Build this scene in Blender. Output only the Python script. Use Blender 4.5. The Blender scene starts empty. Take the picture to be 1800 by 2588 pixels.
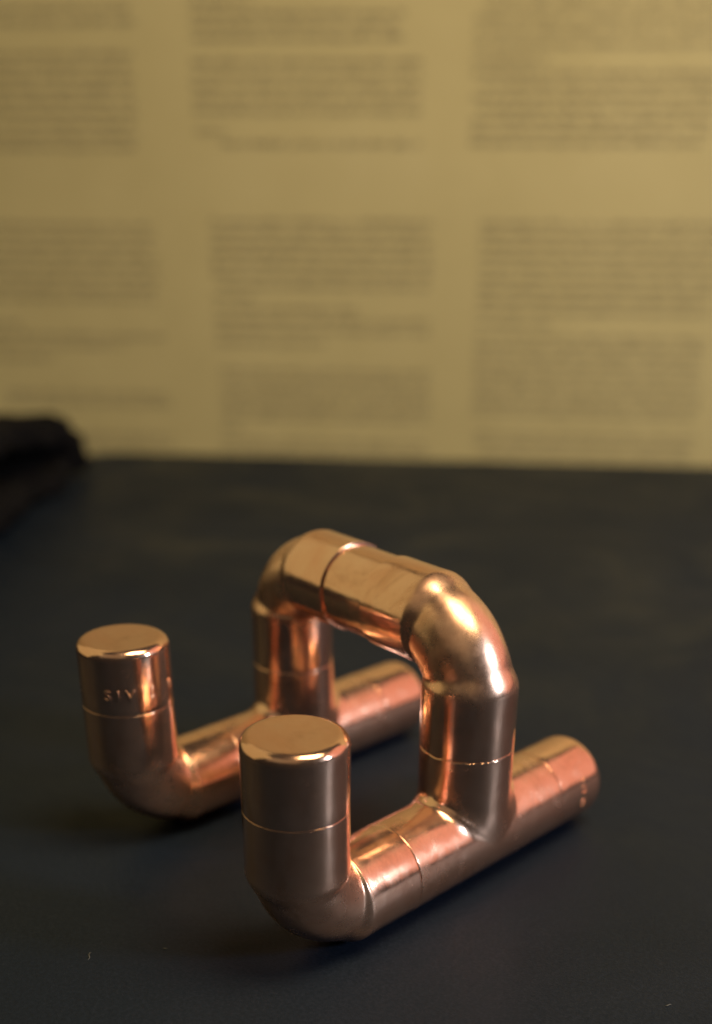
import bpy, math, random
import numpy as np
from mathutils import Vector, Matrix

# ------------------------------------------------------------------ camera, world, lights
K = 0.0085                      # fitting radius in metres; lengths below are in radii unless noted
sc = bpy.context.scene
col = sc.collection

cam_d = bpy.data.cameras.new('camera')
cam = bpy.data.objects.new('camera', cam_d); col.objects.link(cam)
C = Vector((15.24107, -15.28970, 13.22986)) * K
F = Vector((-0.68602751, 0.55354403, -0.47218139))
RT = Vector((0.62580677, 0.77996126, 0.00512988))
UP = Vector((-0.3711228, 0.29197507, 0.88148648))
m = Matrix((RT, UP, -F)).transposed().to_4x4(); m.translation = C
cam.matrix_world = m
cam_d.sensor_fit = 'HORIZONTAL'; cam_d.sensor_width = 36.0
cam_d.lens = 36.0 * 2517.17 / 1597.0
cam_d.shift_y = 645.0 / 1597.0
cam_d.clip_start = 0.005; cam_d.clip_end = 20
cam_d.dof.use_dof = True
cam_d.dof.focus_distance = 21.4 * K
cam_d.dof.aperture_fstop = 12.0
sc.camera = cam

sc.view_settings.view_transform = 'Standard'
sc.view_settings.look = 'None'
sc.view_settings.exposure = 0.20
sc.view_settings.gamma = 1.0
sc.view_settings.use_curve_mapping = False

w = bpy.data.worlds.new('World'); sc.world = w; w.use_nodes = True
bg = w.node_tree.nodes['Background']
bg.inputs['Color'].default_value = (1.0, 0.94, 0.90, 1)
bg.inputs['Strength'].default_value = 0.011

def area(name, loc, target, size, power, color, size_y=None, shape='DISK', spread=math.pi):
    l = bpy.data.lights.new(name, 'AREA'); o = bpy.data.objects.new(name, l); col.objects.link(o)
    l.shape = shape if size_y is None else 'RECTANGLE'
    l.size = size
    if size_y is not None: l.size_y = size_y
    l.energy = power; l.color = color; l.spread = spread
    o.location = loc
    o.rotation_euler = (Vector(target) - Vector(loc)).to_track_quat('-Z', 'Y').to_euler()
    return o
# horizontal axes seen from the stand: BK points at the wall, RI to the right along the wall
BK = Vector((-0.71884589, 0.69516947, 0)); RI = Vector((0.69516947, 0.71884589, 0)); UZ = Vector((0, 0, 1))
def place(r, b, u): return RI * r + BK * b + UZ * u          # metres
def polar(az, el, d):                                          # az from the wall direction, positive to the right
    a, e = math.radians(az), math.radians(el)
    return place(d * math.sin(a) * math.cos(e), d * math.cos(a) * math.cos(e), d * math.sin(e) + 0.02)
MID = (0, 0, 0.025)
ceil = area('ceiling_lamp', place(0.19, -0.05, 0.62), place(0.19, 0, 0.0), 0.32, 3.7, (1.0, 0.755, 0.42), size_y=0.20)
ceil.rotation_euler = (0, 0, math.atan2(RI.y, RI.x))
area('room_glow_left', polar(-72, 31, 1.0), MID, 1.5, 2.3, (1.0, 0.80, 0.33), size_y=1.25)
area('room_glow_front', polar(-160, 48, 1.2), MID, 1.3, 0.55, (1.0, 0.78, 0.42), size_y=0.8)
area('room_glow_right', polar(68, 27, 0.95), MID, 0.85, 1.5, (1.0, 0.43, 0.29), size_y=0.80)
area('window_light', polar(103, 24, 0.80), MID, 0.10, 2.7, (0.80, 0.90, 1.0), size_y=0.12)

# ------------------------------------------------------------------ materials
def new_mat(name):
    mt = bpy.data.materials.new(name); mt.use_nodes = True
    nt = mt.node_tree; b = nt.nodes['Principled BSDF']
    return mt, nt, b
def nd(nt, kind, **kw):
    n = nt.nodes.new(kind)
    for k_, v in kw.items():
        if k_ in n.inputs: n.inputs[k_].default_value = v
        else: setattr(n, k_, v)
    return n
def ramp(nt, fac, stops):
    r = nt.nodes.new('ShaderNodeValToRGB'); e = r.color_ramp.elements
    while len(e) < len(stops): e.new(0.5)
    for i, (p_, c_) in enumerate(stops): e[i].position = p_; e[i].color = (*c_, 1)
    nt.links.new(fac, r.inputs['Fac']); return r.outputs['Color']

def copper_mat():
    mt, nt, b = new_mat('copper'); L = nt.links.new
    tc = nd(nt, 'ShaderNodeTexCoord')
    n1 = nd(nt, 'ShaderNodeTexNoise', Scale=90.0, Detail=6.0, Roughness=0.65, Distortion=0.4); L(tc.outputs['Object'], n1.inputs['Vector'])
    clean = ramp(nt, n1.outputs['Fac'], [(0.30, (0.88, 0.50, 0.355)), (0.52, (0.93, 0.59, 0.445)), (0.75, (0.95, 0.64, 0.50))])
    nt_ = nd(nt, 'ShaderNodeTexNoise', Scale=55.0, Detail=8.0, Roughness=0.7, Distortion=1.2); L(tc.outputs['Object'], nt_.inputs['Vector'])
    tarn = ramp(nt, nt_.outputs['Fac'], [(0.49, (0, 0, 0)), (0.68, (0.80, 0.80, 0.80))])
    mx = nd(nt, 'ShaderNodeMix', data_type='RGBA'); L(tarn, mx.inputs['Factor']); L(clean, mx.inputs['A']); mx.inputs['B'].default_value = (0.62, 0.34, 0.22, 1)
    L(mx.outputs['Result'], b.inputs['Base Color'])
    b.inputs['Metallic'].default_value = 0.955
    b.inputs['Specular IOR Level'].default_value = 0.4
    rmix = nd(nt, 'ShaderNodeMath', operation='ADD')
    n2 = nd(nt, 'ShaderNodeTexNoise', Scale=260.0, Detail=6.0, Roughness=0.65); L(tc.outputs['Object'], n2.inputs['Vector'])
    L(ramp(nt, n2.outputs['Fac'], [(0.30, (0.11,) * 3), (0.55, (0.175,) * 3), (0.80, (0.30,) * 3)]), rmix.inputs[0])
    at = nd(nt, 'ShaderNodeAttribute', attribute_name='drawn'); mul = nd(nt, 'ShaderNodeMath', operation='MULTIPLY'); mul.inputs[1].default_value = 0.11
    L(at.outputs['Fac'], mul.inputs[0]); L(mul.outputs[0], rmix.inputs[1])
    r2 = nd(nt, 'ShaderNodeMath', operation='MULTIPLY_ADD'); L(tarn, r2.inputs[0]); r2.inputs[1].default_value = 0.14; L(rmix.outputs[0], r2.inputs[2])
    L(r2.outputs[0], b.inputs['Roughness'])
    # hammered dents and hairline scratches
    n3 = nd(nt, 'ShaderNodeTexNoise', Scale=190.0, Detail=2.0); L(tc.outputs['Object'], n3.inputs['Vector'])
    mp = nd(nt, 'ShaderNodeMapping'); mp.inputs['Scale'].default_value = (3200, 3200, 300); mp.inputs['Rotation'].default_value = (0.4, 0.2, 0.3)
    L(tc.outputs['Object'], mp.inputs['Vector'])
    n4 = nd(nt, 'ShaderNodeTexNoise', Scale=1.0, Detail=2.0); L(mp.outputs['Vector'], n4.inputs['Vector'])
    b1 = nd(nt, 'ShaderNodeBump', Strength=0.14, Distance=0.0006); L(n3.outputs['Fac'], b1.inputs['Height'])
    b2 = nd(nt, 'ShaderNodeBump', Strength=0.16, Distance=0.00005); L(n4.outputs['Fac'], b2.inputs['Height'])
    L(b1.outputs['Normal'], b2.inputs['Normal']); L(b2.outputs['Normal'], b.inputs['Normal'])
    return mt
COPPER = copper_mat()

def table_mat():
    mt, nt, b = new_mat('table_black'); L = nt.links.new
    tc = nd(nt, 'ShaderNodeTexCoord')
    n1 = nd(nt, 'ShaderNodeTexNoise', Scale=14.0, Detail=6.0, Roughness=0.6); L(tc.outputs['Object'], n1.inputs['Vector'])
    ng = nd(nt, 'ShaderNodeTexNoise', Scale=1500.0, Detail=2.0); L(tc.outputs['Object'], ng.inputs['Vector'])
    avg = nd(nt, 'ShaderNodeMix', data_type='FLOAT'); avg.inputs['Factor'].default_value = 0.6; L(n1.outputs['Fac'], avg.inputs['A']); L(ng.outputs['Fac'], avg.inputs['B'])
    L(ramp(nt, avg.outputs['Result'], [(0.34, (0.0026, 0.0066, 0.0150)), (0.5, (0.0046, 0.0098, 0.0208)), (0.68, (0.0095, 0.0155, 0.030))]), b.inputs['Base Color'])
    n2 = nd(nt, 'ShaderNodeTexNoise', Scale=13.0, Detail=7.0, Roughness=0.68, Distortion=1.0); L(tc.outputs['Object'], n2.inputs['Vector'])
    L(ramp(nt, n2.outputs['Fac'], [(0.36, (0.40,) * 3), (0.50, (0.56,) * 3), (0.64, (0.70,) * 3)]), b.inputs['Roughness'])
    b.inputs['Specular IOR Level'].default_value = 0.23
    n3 = nd(nt, 'ShaderNodeTexNoise', Scale=2600.0, Detail=3.0); L(tc.outputs['Object'], n3.inputs['Vector'])
    bp = nd(nt, 'ShaderNodeBump', Strength=0.5, Distance=0.0001); L(n3.outputs['Fac'], bp.inputs['Height']); L(bp.outputs['Normal'], b.inputs['Normal'])
    return mt
def paper_mat():
    mt, nt, b = new_mat('yellowed_paper'); L = nt.links.new
    tc = nd(nt, 'ShaderNodeTexCoord')
    n1 = nd(nt, 'ShaderNodeTexNoise', Scale=9.0, Detail=6.0, Roughness=0.6); L(tc.outputs['Object'], n1.inputs['Vector'])
    L(ramp(nt, n1.outputs['Fac'], [(0.3, (0.55, 0.462, 0.225)), (0.6, (0.62, 0.525, 0.265)), (0.8, (0.67, 0.575, 0.31))]), b.inputs['Base Color'])
    b.inputs['Roughness'].default_value = 0.75
    n2 = nd(nt, 'ShaderNodeTexNoise', Scale=25.0, Detail=4.0); L(tc.outputs['Object'], n2.inputs['Vector'])
    bp = nd(nt, 'ShaderNodeBump', Strength=0.15, Distance=0.003); L(n2.outputs['Fac'], bp.inputs['Height']); L(bp.outputs['Normal'], b.inputs['Normal'])
    return mt
def plain(name, c, rough, scale=400.0, var=0.25, bump=0.3, dist=0.0003):
    mt, nt, b = new_mat(name); L = nt.links.new
    tc = nd(nt, 'ShaderNodeTexCoord')
    n1 = nd(nt, 'ShaderNodeTexNoise', Scale=scale, Detail=4.0); L(tc.outputs['Object'], n1.inputs['Vector'])
    L(ramp(nt, n1.outputs['Fac'], [(0.3, tuple(x * (1 - var) for x in c)), (0.7, tuple(x * (1 + var) for x in c))]), b.inputs['Base Color'])
    b.inputs['Roughness'].default_value = rough
    bp = nd(nt, 'ShaderNodeBump', Strength=bump, Distance=dist); L(n1.outputs['Fac'], bp.inputs['Height']); L(bp.outputs['Normal'], b.inputs['Normal'])
    return mt
TABLE = table_mat(); PAPER = paper_mat()
INK = plain('print_ink', (0.385, 0.325, 0.185), 0.8)
STRAP = plain('black_webbing', (0.004, 0.0036, 0.0045), 0.95, scale=900.0)
STRAP.node_tree.nodes['Principled BSDF'].inputs['Specular IOR Level'].default_value = 0.15
LINT = plain('lint', (0.11, 0.11, 0.11), 0.9, scale=900.0)

# ------------------------------------------------------------------ mesh helpers
def mesh_obj(name, verts, faces, mat, parent=None, smooth=True, normals=None, mesh=None):
    if mesh is None:
        mesh = bpy.data.meshes.new(name)
        mesh.from_pydata([tuple(v) for v in verts], [], [tuple(f) for f in faces])
        mesh.validate(); mesh.update()
        mesh.polygons.foreach_set('use_smooth', [smooth] * len(mesh.polygons))
        if normals is not None: mesh.normals_split_custom_set_from_vertices([tuple(n) for n in normals])
        mesh.materials.append(mat)
    o = bpy.data.objects.new(name, mesh); col.objects.link(o)
    if parent is not None: o.parent = parent
    return o
def tag(o, label=None, cat=None, group=None, kind=None):
    for k_, v in (('label', label), ('category', cat), ('group', group), ('kind', kind)):
        if v: o[k_] = v
    return o
def rings_to_mesh(rings, close_ends=True):
    """rings: list of (n,3) arrays -> verts, faces; both ends closed with a fan"""
    n = len(rings[0]); V = np.concatenate(rings); Fs = []
    for i in range(len(rings) - 1):
        a, b = i * n, (i + 1) * n
        for j in range(n):
            k_ = (j + 1) % n; Fs.append((a + j, a + k_, b + k_, b + j))
    if close_ends:
        V = np.vstack([V, rings[0].mean(0), rings[-1].mean(0)]); c0 = len(V) - 2; c1 = len(V) - 1; b = (len(rings) - 1) * n
        for j in range(n):
            k_ = (j + 1) % n; Fs.append((c0, k_, j)); Fs.append((c1, b + j, b + k_))
    return V, Fs
SEG = 112
ang = np.linspace(0, 2 * np.pi, SEG, endpoint=False)
def lathe(profile):
    """profile of (radius, height) -> rings about +Z"""
    return [np.stack([r * np.cos(ang), r * np.sin(ang), np.full(SEG, h)], 1) for r, h in profile]
def rim(r0, h0, fr, up, n=6):
    """quarter round from the inside edge of an end face out to the wall"""
    out = []
    for i in range(n + 1):
        a = math.pi / 2 * i / n
        out.append((r0 - fr + fr * math.sin(a), h0 + up * (fr - fr * math.cos(a))))
    return out

EB = 0.010     # edge round of the fitting mouths
CE = 2.44      # elbow centre to mouth
RC = 1.10      # bend radius of the elbow
def elbow_rings():
    """one mouth faces +Z at height CE, the other +Y at distance CE, axes meet at the origin"""
    st = []                                         # (centre(y,z), angle, radius)
    for r, h in rim(1.0, 0.0, EB, 1): st.append(((0.0, CE - h), 0.0, r))
    for s in np.linspace(EB + 0.05, CE - RC - 0.04, 12): st.append(((0.0, CE - s), 0.0, 1.0))
    nb = 44
    for i in range(nb + 1):
        t = i / nb; a = t * math.pi / 2
        arc = np.array([RC - RC * math.cos(a), RC - RC * math.sin(a)])
        # chord at the same angle about the bend centre (RC,RC)
        rad = RC * math.cos(math.pi / 4) / math.cos(a - math.pi / 4)
        ch = np.array([RC - rad * math.cos(a), RC - rad * math.sin(a)])
        c = 0.64 * arc + 0.36 * ch
        e = min(t, 1 - t)
        sm = min(1.0, e / 0.17); sm = sm * sm * (3 - 2 * sm)
        st.append(((c[0], c[1]), a, 1.0 - 0.085 * sm))
    for s in np.linspace(RC + 0.04, CE - EB - 0.05, 12): st.append(((s, 0.0), math.pi / 2, 1.0))
    for r, h in reversed(rim(1.0, 0.0, EB, 1)): st.append(((CE - h, 0.0), math.pi / 2, r))
    rings = []
    for (cy, cz), a, r in st:
        # in-plane normal pointing from bend centre outward at angle a
        ny, nz = -math.cos(a), -math.sin(a)
        off = r * np.sin(ang)
        lim = math.hypot(RC - cy, RC - cz) - 0.03 if 0 < a < math.pi / 2 else 9.0
        off = np.maximum(off, -lim)
        rings.append(np.stack([r * np.cos(ang), cy + off * ny, cz + off * nz], 1))
    return rings
eV, eF = rings_to_mesh(elbow_rings())

def cap_mesh(CAPL, FR):
    pr = rim(1.0, 0.0, EB, 1) + [(1.0, h) for h in np.linspace(0.15, CAPL - FR - 0.06, 8)]
    pr += [(1.0 - FR + FR * math.cos(a), CAPL - FR + FR * math.sin(a)) for a in np.linspace(0, math.pi / 2, 16)]
    r1 = 1.0 - FR
    pr += [(r, CAPL - 0.012 * (1 - (r / r1) ** 2)) for r in (r1 * 0.93, r1 * 0.62, r1 * 0.3, r1 * 0.06)]
    return rings_to_mesh(lathe(pr))
cV, cF = cap_mesh(1.44, 0.20)
rV, rF = cap_mesh(1.66, 0.34)       # the rear caps are a little longer and rounder

# tee by implicit surface: run along Y, branch along +Z, drawn collar between them
TR, TB = 2.40, 2.12     # half run, centre to branch mouth
def tee_sdf(P):
    x, y, z = P[..., 0], P[..., 1], P[..., 2]
    def cyl(rad, ax, h0, h1, rr=EB):
        c = (h0 + h1) / 2; hh = (h1 - h0) / 2
        dx = np.sqrt(rad + 1e-12) - 1.0 + rr; dy = np.abs(ax - c) - hh + rr
        return np.minimum(np.maximum(dx, dy), 0) + np.sqrt(np.maximum(dx, 0) ** 2 + np.maximum(dy, 0) ** 2) - rr
    a = cyl(x * x + z * z, y, -TR, TR)
    b = cyl(x * x + y * y, z, 0.0, TB)
    s_ = np.clip((z - 0.05) / 0.75, 0, 1); k_ = 0.02 + 0.36 * s_ * s_ * (3 - 2 * s_)
    h = np.maximum(k_ - np.abs(a - b), 0) / k_
    return np.minimum(a, b) - h * h * h * k_ / 6 * 1.35
def grad(P, e=1e-4):
    g = np.stack([tee_sdf(P + np.eye(3)[i] * e) - tee_sdf(P - np.eye(3)[i] * e) for i in range(3)], -1)
    return g / (np.linalg.norm(g, axis=-1, keepdims=True) + 1e-12)
def surface_net(lo, hi, h):
    ax = [np.arange(l, u + h, h) for l, u in zip(lo, hi)]
    G = np.stack(np.meshgrid(*ax, indexing='ij'), -1); D = tee_sdf(G); S = D < 0
    cnt = sum(S[i:S.shape[0] - 1 + i, j:S.shape[1] - 1 + j, k_:S.shape[2] - 1 + k_].astype(int) for i in (0, 1) for j in (0, 1) for k_ in (0, 1))
    act = (cnt > 0) & (cnt < 8); idx = -np.ones(act.shape, int); idx[act] = np.arange(act.sum())
    P = np.argwhere(act) * h + np.array(lo) + h / 2
    for _ in range(6): P = P - grad(P) * tee_sdf(P)[:, None]
    Fs = []
    for axis in range(3):
        s0 = [slice(None)] * 3; s1 = [slice(None)] * 3; s0[axis] = slice(0, -1); s1[axis] = slice(1, None)
        A, B = S[tuple(s0)], S[tuple(s1)]
        u, v = [(1, 2), (2, 0), (0, 1)][axis]
        for q in np.argwhere(A != B):
            if q[u] == 0 or q[v] == 0 or q[u] >= act.shape[u] or q[v] >= act.shape[v]: continue
            c = []
            for du, dv in ((1, 1), (0, 1), (0, 0), (1, 0)):
                w_ = q.copy(); w_[u] -= du; w_[v] -= dv; c.append(idx[tuple(w_)])
            if min(c) < 0: continue
            Fs.append(c if A[tuple(q)] else c[::-1])
    return P, Fs, grad(P)
tV, tF, tN = surface_net((-1.21, -2.61, -1.21), (1.21, 2.61, 2.33), 0.055)

# ------------------------------------------------------------------ table and papered backdrop
E0 = Vector((-45.83527753, 15.29053039, 0)) * K       # a point of the table's far edge
def table_mesh():
    # local frame: x along far edge (RI), y towards the wall (BK); rounded rectangle with soft edges, thick top
    x0, x1, y0, y1, cr = -0.012, 0.75, -0.95, 0.0, 0.016
    pts = []
    for cx, cy, a0 in ((x1 - cr, y1 - cr, 0), (x0 + cr, y1 - cr, 90), (x0 + cr, y0 + cr, 180), (x1 - cr, y0 + cr, 270)):
        for i in range(13):
            a = math.radians(a0 + 90 * i / 12); pts.append((cx + cr * math.cos(a), cy + cr * math.sin(a), math.cos(a), math.sin(a)))
    rings = []
    er = 0.002
    prof = [(er * (1 - math.sin(a)), -er + er * math.cos(a)) for a in np.linspace(0, math.pi / 2, 6)] + [(0, -0.022), (0.002, -0.024)]
    for ins, z in prof:
        rings.append(np.array([[px - nx * ins, py - ny * ins, z] for px, py, nx, ny in pts]))
    V, Fs = rings_to_mesh(rings, False); n = len(pts); b = (len(rings) - 1) * n
    Fs.append(tuple(range(n))); Fs.append(tuple(b + j for j in reversed(range(n))))
    return [E0 + RI * v[0] + BK * (v[1] + 1.2 * K) + UZ * v[2] for v in V], Fs
tv, tf = table_mesh()
table = mesh_obj('table', tv, tf, TABLE, smooth=False)
tag(table, kind='structure')

# papered wall 2.5 radii beyond the table's edge; local frame: x along RI, y out of the wall, z up
WO = Vector((-47.63239226, 17.02845405, 0)) * K
paper = bpy.data.objects.new('printed_paper', None); col.objects.link(paper)
paper.matrix_world = Matrix(((RI.x, BK.x, 0, WO.x), (RI.y, BK.y, 0, WO.y), (0, 0, 1, -0.16), (0, 0, 0, 1)))
tag(paper, 'yellowed paper sheet with columns of small print hanging behind the dark table', 'printed paper')
nx, nz = 60, 40
xs = np.linspace(-0.32, 0.56, nx); zs = np.linspace(0.0, 0.52, nz)
def wave(x, z): return 0.0008 * math.sin(9 * x + 4 * z) + 0.0005 * math.sin(17 * z - 6 * x)
V = [(x, wave(x, z), z) for z in zs for x in xs] + [(x, wave(x, z) + 0.0006, z) for z in zs for x in xs]
Fs = []; off = nx * nz
for j in range(nz - 1):
    for i in range(nx - 1):
        a = j * nx + i; Fs.append((a, a + 1, a + nx + 1, a + nx)); Fs.append((off + a, off + a + nx, off + a + nx + 1, off + a + 1))
for i in range(nx - 1):
    Fs.append((i, off + i, off + i + 1, i + 1)); a = (nz - 1) * nx + i; Fs.append((a, a + 1, off + a + 1, off + a))
for j in range(nz - 1):
    a = j * nx; Fs.append((a, a + nx, off + a + nx, off + a)); a += nx - 1; Fs.append((a, off + a, off + a + nx, a + nx))
mesh_obj('sheet', V, Fs, PAPER, paper)

rnd = random.Random(5)
PITCH = 4.55
def text_block(paras):
    """paras: (x0, top, x1, bottom) in mm on the wall (z from the table top); words are small raised-ink bars"""
    V, Fs = [], []
    def word(xa, xb, zb, h):
        n = len(V)
        for x, z in ((xa, zb), (xb, zb), (xb, zb + h), (xa, zb + h)):
            X, Z = x / 1000, z / 1000 + 0.16; V.append((X, wave(X, Z) - 0.0002, Z))
        Fs.append((n, n + 1, n + 2, n + 3))
    for x0, t, x1, b_ in paras:
        nl = max(1, round((t - b_) / PITCH)); pt = (t - b_) / nl
        for i in range(nl):
            base = t - (i + 1) * pt + 1.25; x = x0
            if nl > 3 and rnd.random() < 0.12: x += 4
            while x < x1 - 1.5:
                wl = min(rnd.choice((2, 3, 4, 5, 6, 7, 9, 11)) * 1.45, x1 - x)
                q = x
                while q < x + wl - 0.3:                     # letters of the word
                    lw = rnd.choice((0.9, 1.1, 1.3)); hh = rnd.choice((1.7, 1.7, 1.8, 2.6, 1.7))
                    word(q, min(q + lw, x + wl), base - (0.7 if rnd.random() < 0.12 else 0), hh)
                    q += lw + 0.32
                x += wl + rnd.choice((1.2, 1.5, 1.9))
    return V, Fs
blocks = [
    [(-80, 187, 24, 177), (-80, 170, 22, 130)],
    [(49, 194, 76, 184), (49, 184, 141, 171), (48, 167, 149, 144), (48, 141, 62, 136.5), (60, 136, 149, 131.5)],
    [(171, 187, 273, 168), (171, 167, 204, 162.5), (171, 162, 274, 132)],
    [(-78, 103, 27, 67), (-78, 60, -44, 55.5), (-78, 55, 28, 50.5), (-78, 50, 8, 46), (-78, 44, -29, 40), (-54, 28, 29, 19), (-78, 8, 28, -24)],
    [(53, 105, 156, 73.5), (53, 73, 72, 69), (53, 68, 124, 63.5), (53, 63, 156, 54), (53, 53, 107, 48.5), (54, 40, 157, 14), (54, 13, 63, 8.5), (54, 7, 157, -24)],
    [(178, 105, 285, 64), (178, 63, 212, 58.5), (178, 57, 286, 18), (180, 13, 287, -24)],
    [(-205, 187, -103, 130)], [(-205, 103, -103, 20)], [(308, 187, 412, 132)], [(308, 105, 412, 20)],
    [(-80, 275, 24, 196)], [(48, 275, 148, 196)], [(171, 275, 274, 194)], [(308, 275, 412, 194)],
]
for bl in blocks:
    V, Fs = text_block(bl)
    o = mesh_obj('text_block', V, Fs, INK, paper, smooth=False); o['kind'] = 'stuff'

# ------------------------------------------------------------------ the copper stand
S_ = 6.231; A_ = CE + TR + 0.003; HA = 1 + TB + CE + 0.003
T1, T2 = -0.107, -0.093          # small twist of each foot about its post
stand = bpy.data.objects.new('copper_stand', None); col.objects.link(stand)
tag(stand, 'polished copper pipe stand with two upturned capped feet and an arched handle', 'pipe stand')
stand.location = (0, 0, 0)
meshes = {}
def part(name, V, Fs, M, parent=stand, normals=None, label=None, key=''):
    """one fitting: mesh shared by alike fittings, placed by matrix M (radii)"""
    if name + key not in meshes:
        o = mesh_obj(name, np.asarray(V) * K, Fs, COPPER, parent, normals=normals); meshes[name + key] = o.data
        if name in ('elbow', 'tee'):                                # metal drawn into the bend or collar is duller than the sockets
            P_ = np.asarray(V)
            d_ = np.clip((1.35 - np.maximum(P_[:, 1], P_[:, 2])) / 0.3, 0, 1) if name == 'elbow' else np.full(len(P_), 0.35)
            at = o.data.attributes.new('drawn', 'FLOAT', 'POINT'); at.data.foreach_set('value', d_.astype(np.float32))
    else:
        o = mesh_obj(name, None, None, None, parent, mesh=meshes[name + key])
    M = M.copy(); M.translation = M.translation * K
    o.matrix_local = M
    if label: o['label'] = label
    return o
def T(x, y, z): return Matrix.Translation((x, y, z))
def RZ(a): return Matrix.Rotation(a, 4, 'Z')
def RX(a): return Matrix.Rotation(a, 4, 'X')
def RY(a): return Matrix.Rotation(a, 4, 'Y')
GAP = 0.003
caps = []
for px, th in ((0.0, T1), (-S_, T2)):
    base = T(px, 0, 1) @ RZ(-th)                                   # local +Y runs to the rear of the foot
    part('tee', tV, tF, base, normals=tN)
    part('elbow', eV, eF, base @ T(0, -A_, 0))                      # mouths: up and towards the tee
    caps.append(part('end_cap', cV, cF, base @ T(0, -A_, CE + GAP) @ RZ(0.3)))
    caps.append(part('end_cap', rV, rF, base @ T(0, TR + GAP, 0) @ RX(-math.pi / 2), key='rear'))
# arch: elbows upside down on the posts, a short bare length of pipe between their mouths
part('elbow', eV, eF, T(0, 0, HA) @ RZ(math.pi / 2) @ RY(math.pi))
part('elbow', eV, eF, T(-S_, 0, HA) @ RZ(-math.pi / 2) @ RY(math.pi))
pl = S_ - 2 * CE + 1.0
pp = [(0.945, h) for h in np.linspace(0, pl, 12)]
pV, pF = rings_to_mesh(lathe(pp))
part('pipe', pV, pF, T(-S_ / 2 + pl / 2, 0, HA) @ RY(-math.pi / 2))

# raised casting marks round two of the caps
def cap_mark(cap, text, a0, h, size, flip, ht):
    cu = bpy.data.curves.new('size_mark', 'FONT'); cu.body = text; cu.size = size; cu.extrude = ht; cu.bevel_depth = 0.006; cu.bevel_resolution = 1; cu.align_x = 'CENTER'; cu.align_y = 'CENTER'
    cu.resolution_u = 4; cu.space_character = 1.4
    tmp = bpy.data.objects.new('tmp', cu); col.objects.link(tmp)
    dg = bpy.context.evaluated_depsgraph_get(); me = bpy.data.meshes.new_from_object(tmp.evaluated_get(dg))
    bpy.data.objects.remove(tmp)
    for v in me.vertices:
        x, y, z = v.co
        if flip: x, y = -x, -y
        a = a0 + x; r = 1.006 + z
        v.co = (r * math.cos(a) * K, r * math.sin(a) * K, (h + y) * K)
    me.materials.clear(); me.materials.append(COPPER); me.update()
    o = bpy.data.objects.new('size_mark', me); col.objects.link(o); o.parent = cap
    return o

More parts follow.
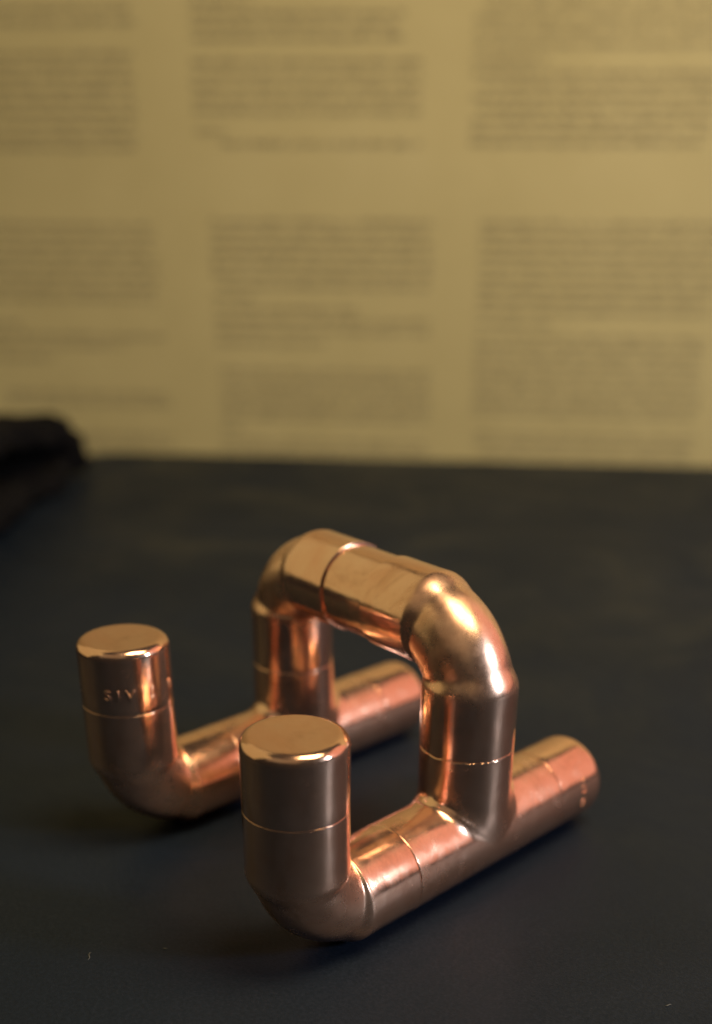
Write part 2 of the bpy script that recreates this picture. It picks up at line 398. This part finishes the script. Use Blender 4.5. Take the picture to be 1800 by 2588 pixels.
# ------------------------------------------------------------------ black webbing strap folded over itself at the table's far left corner
def strap_mesh():
    # path in a vertical plane running along the table's left edge; (along, height) in radii, along = 0 at the fold
    path = [(-30, 0.68), (-22, 0.68), (-16, 0.68), (-10, 0.68), (-6, 0.70), (-3.0, 0.74), (-1.4, 0.85), (-0.7, 1.35), (-1.6, 1.75), (-2.2, 2.3), (-3.2, 2.75), (-5, 2.9), (-7, 3.05), (-9, 3.4), (-12, 3.9), (-16, 4.3), (-22, 4.5), (-30, 4.5)]
    P = np.array(path, float)
    # smooth resample
    t = np.linspace(0, len(P) - 1, 110); i = np.minimum(t.astype(int), len(P) - 2); f = (t - i)[:, None]
    g = lambda k_: P[np.clip(i + k_, 0, len(P) - 1)]
    Q = 0.5 * ((2 * g(0)) + (g(1) - g(-1)) * f + (2 * g(-1) - 5 * g(0) + 4 * g(1) - g(2)) * f ** 2 + (3 * g(0) - g(-1) - 3 * g(1) + g(2)) * f ** 3)
    d = np.gradient(Q, axis=0); d /= np.linalg.norm(d, axis=1, keepdims=True); nrm = np.stack([-d[:, 1], d[:, 0]], 1)
    rings = []
    rs = random.Random(3)
    wd, th = 2.6, 0.66
    for q, n_, k_ in zip(Q, nrm, range(len(Q))):
        r = []
        for a in np.linspace(0, 2 * np.pi, 28, endpoint=False):
            cu = np.sign(np.cos(a)) * abs(np.cos(a)) ** 0.35 * wd; cv = np.sign(np.sin(a)) * abs(np.sin(a)) ** 0.6 * th
            cv += 0.13 * math.sin(k_ * 0.33 + cu * 1.3) + 0.10 * math.sin(k_ * 0.9 - cu * 2.1 + a); cu += 0.25 * math.sin(k_ * 0.5) + 0.12 * math.sin(k_ * 1.7 + a)
            cv += rs.uniform(-0.14, 0.14); cu += rs.uniform(-0.16, 0.16)                    # frayed pile
            y = q[0] + n_[0] * cv; z = max(q[1] + n_[1] * cv, 0.02)
            r.append((cu, y, z))
        rings.append(np.array(r))
    return rings_to_mesh(rings)
strap = bpy.data.objects.new('folded_strap', None); col.objects.link(strap)
tag(strap, 'black webbing strap folded back on itself at the corner of the dark table', 'strap')
SO = E0 + RI * (-2.2 * K) + BK * (-4.5 * K)
sm = Matrix(((RI.x, BK.x, 0, SO.x), (RI.y, BK.y, 0, SO.y), (0, 0, 1, SO.z), (0, 0, 0, 1)))
strap.matrix_world = sm
V, Fs = strap_mesh()
mesh_obj('webbing', np.asarray(V) * K, Fs, STRAP, strap)

# ------------------------------------------------------------------ lint on the table
def lint(x, y, ln, rot, label):
    n = 7; rings = []
    for i in range(n):
        t = i / (n - 1) - 0.5; r = 0.011 * (1 - (2 * t) ** 4 * 0.7)
        cx = t * ln; cy = 0.12 * ln * math.sin(5 * t); rings.append(np.array([[cx, cy + r * math.cos(a), r * 1.02 + r * math.sin(a)] for a in np.linspace(0, 2 * np.pi, 6, endpoint=False)]))
    V, Fs = rings_to_mesh(rings)
    o = mesh_obj('lint_fleck', np.asarray(V) * K, Fs, LINT); o.location = (x * K, y * K, 0); o.rotation_euler = (0, 0, rot)
    return tag(o, label, 'lint', 'lint flecks on the dark table')
lint(-2.12, -8.03, 0.26, 2.3, 'curled pale lint fleck, the longest on the dark table')
lint(-1.41, -6.73, 0.10, 0.4, 'tiny pale lint speck on the dark table beside the longer curled fleck')
lint(5.96, -0.29, 0.13, 1.0, 'small pale lint speck alone in front of the stand on the dark table')
cap_mark(caps[2], 'S1V1S', -0.80, 0.46, 0.34, False, 0.011)
cap_mark(caps[2], '8', 0.28, 0.46, 0.31, False, 0.008)
cap_mark(caps[1], 'S1V1S', -0.10, 0.80, 0.22, False, 0.002)
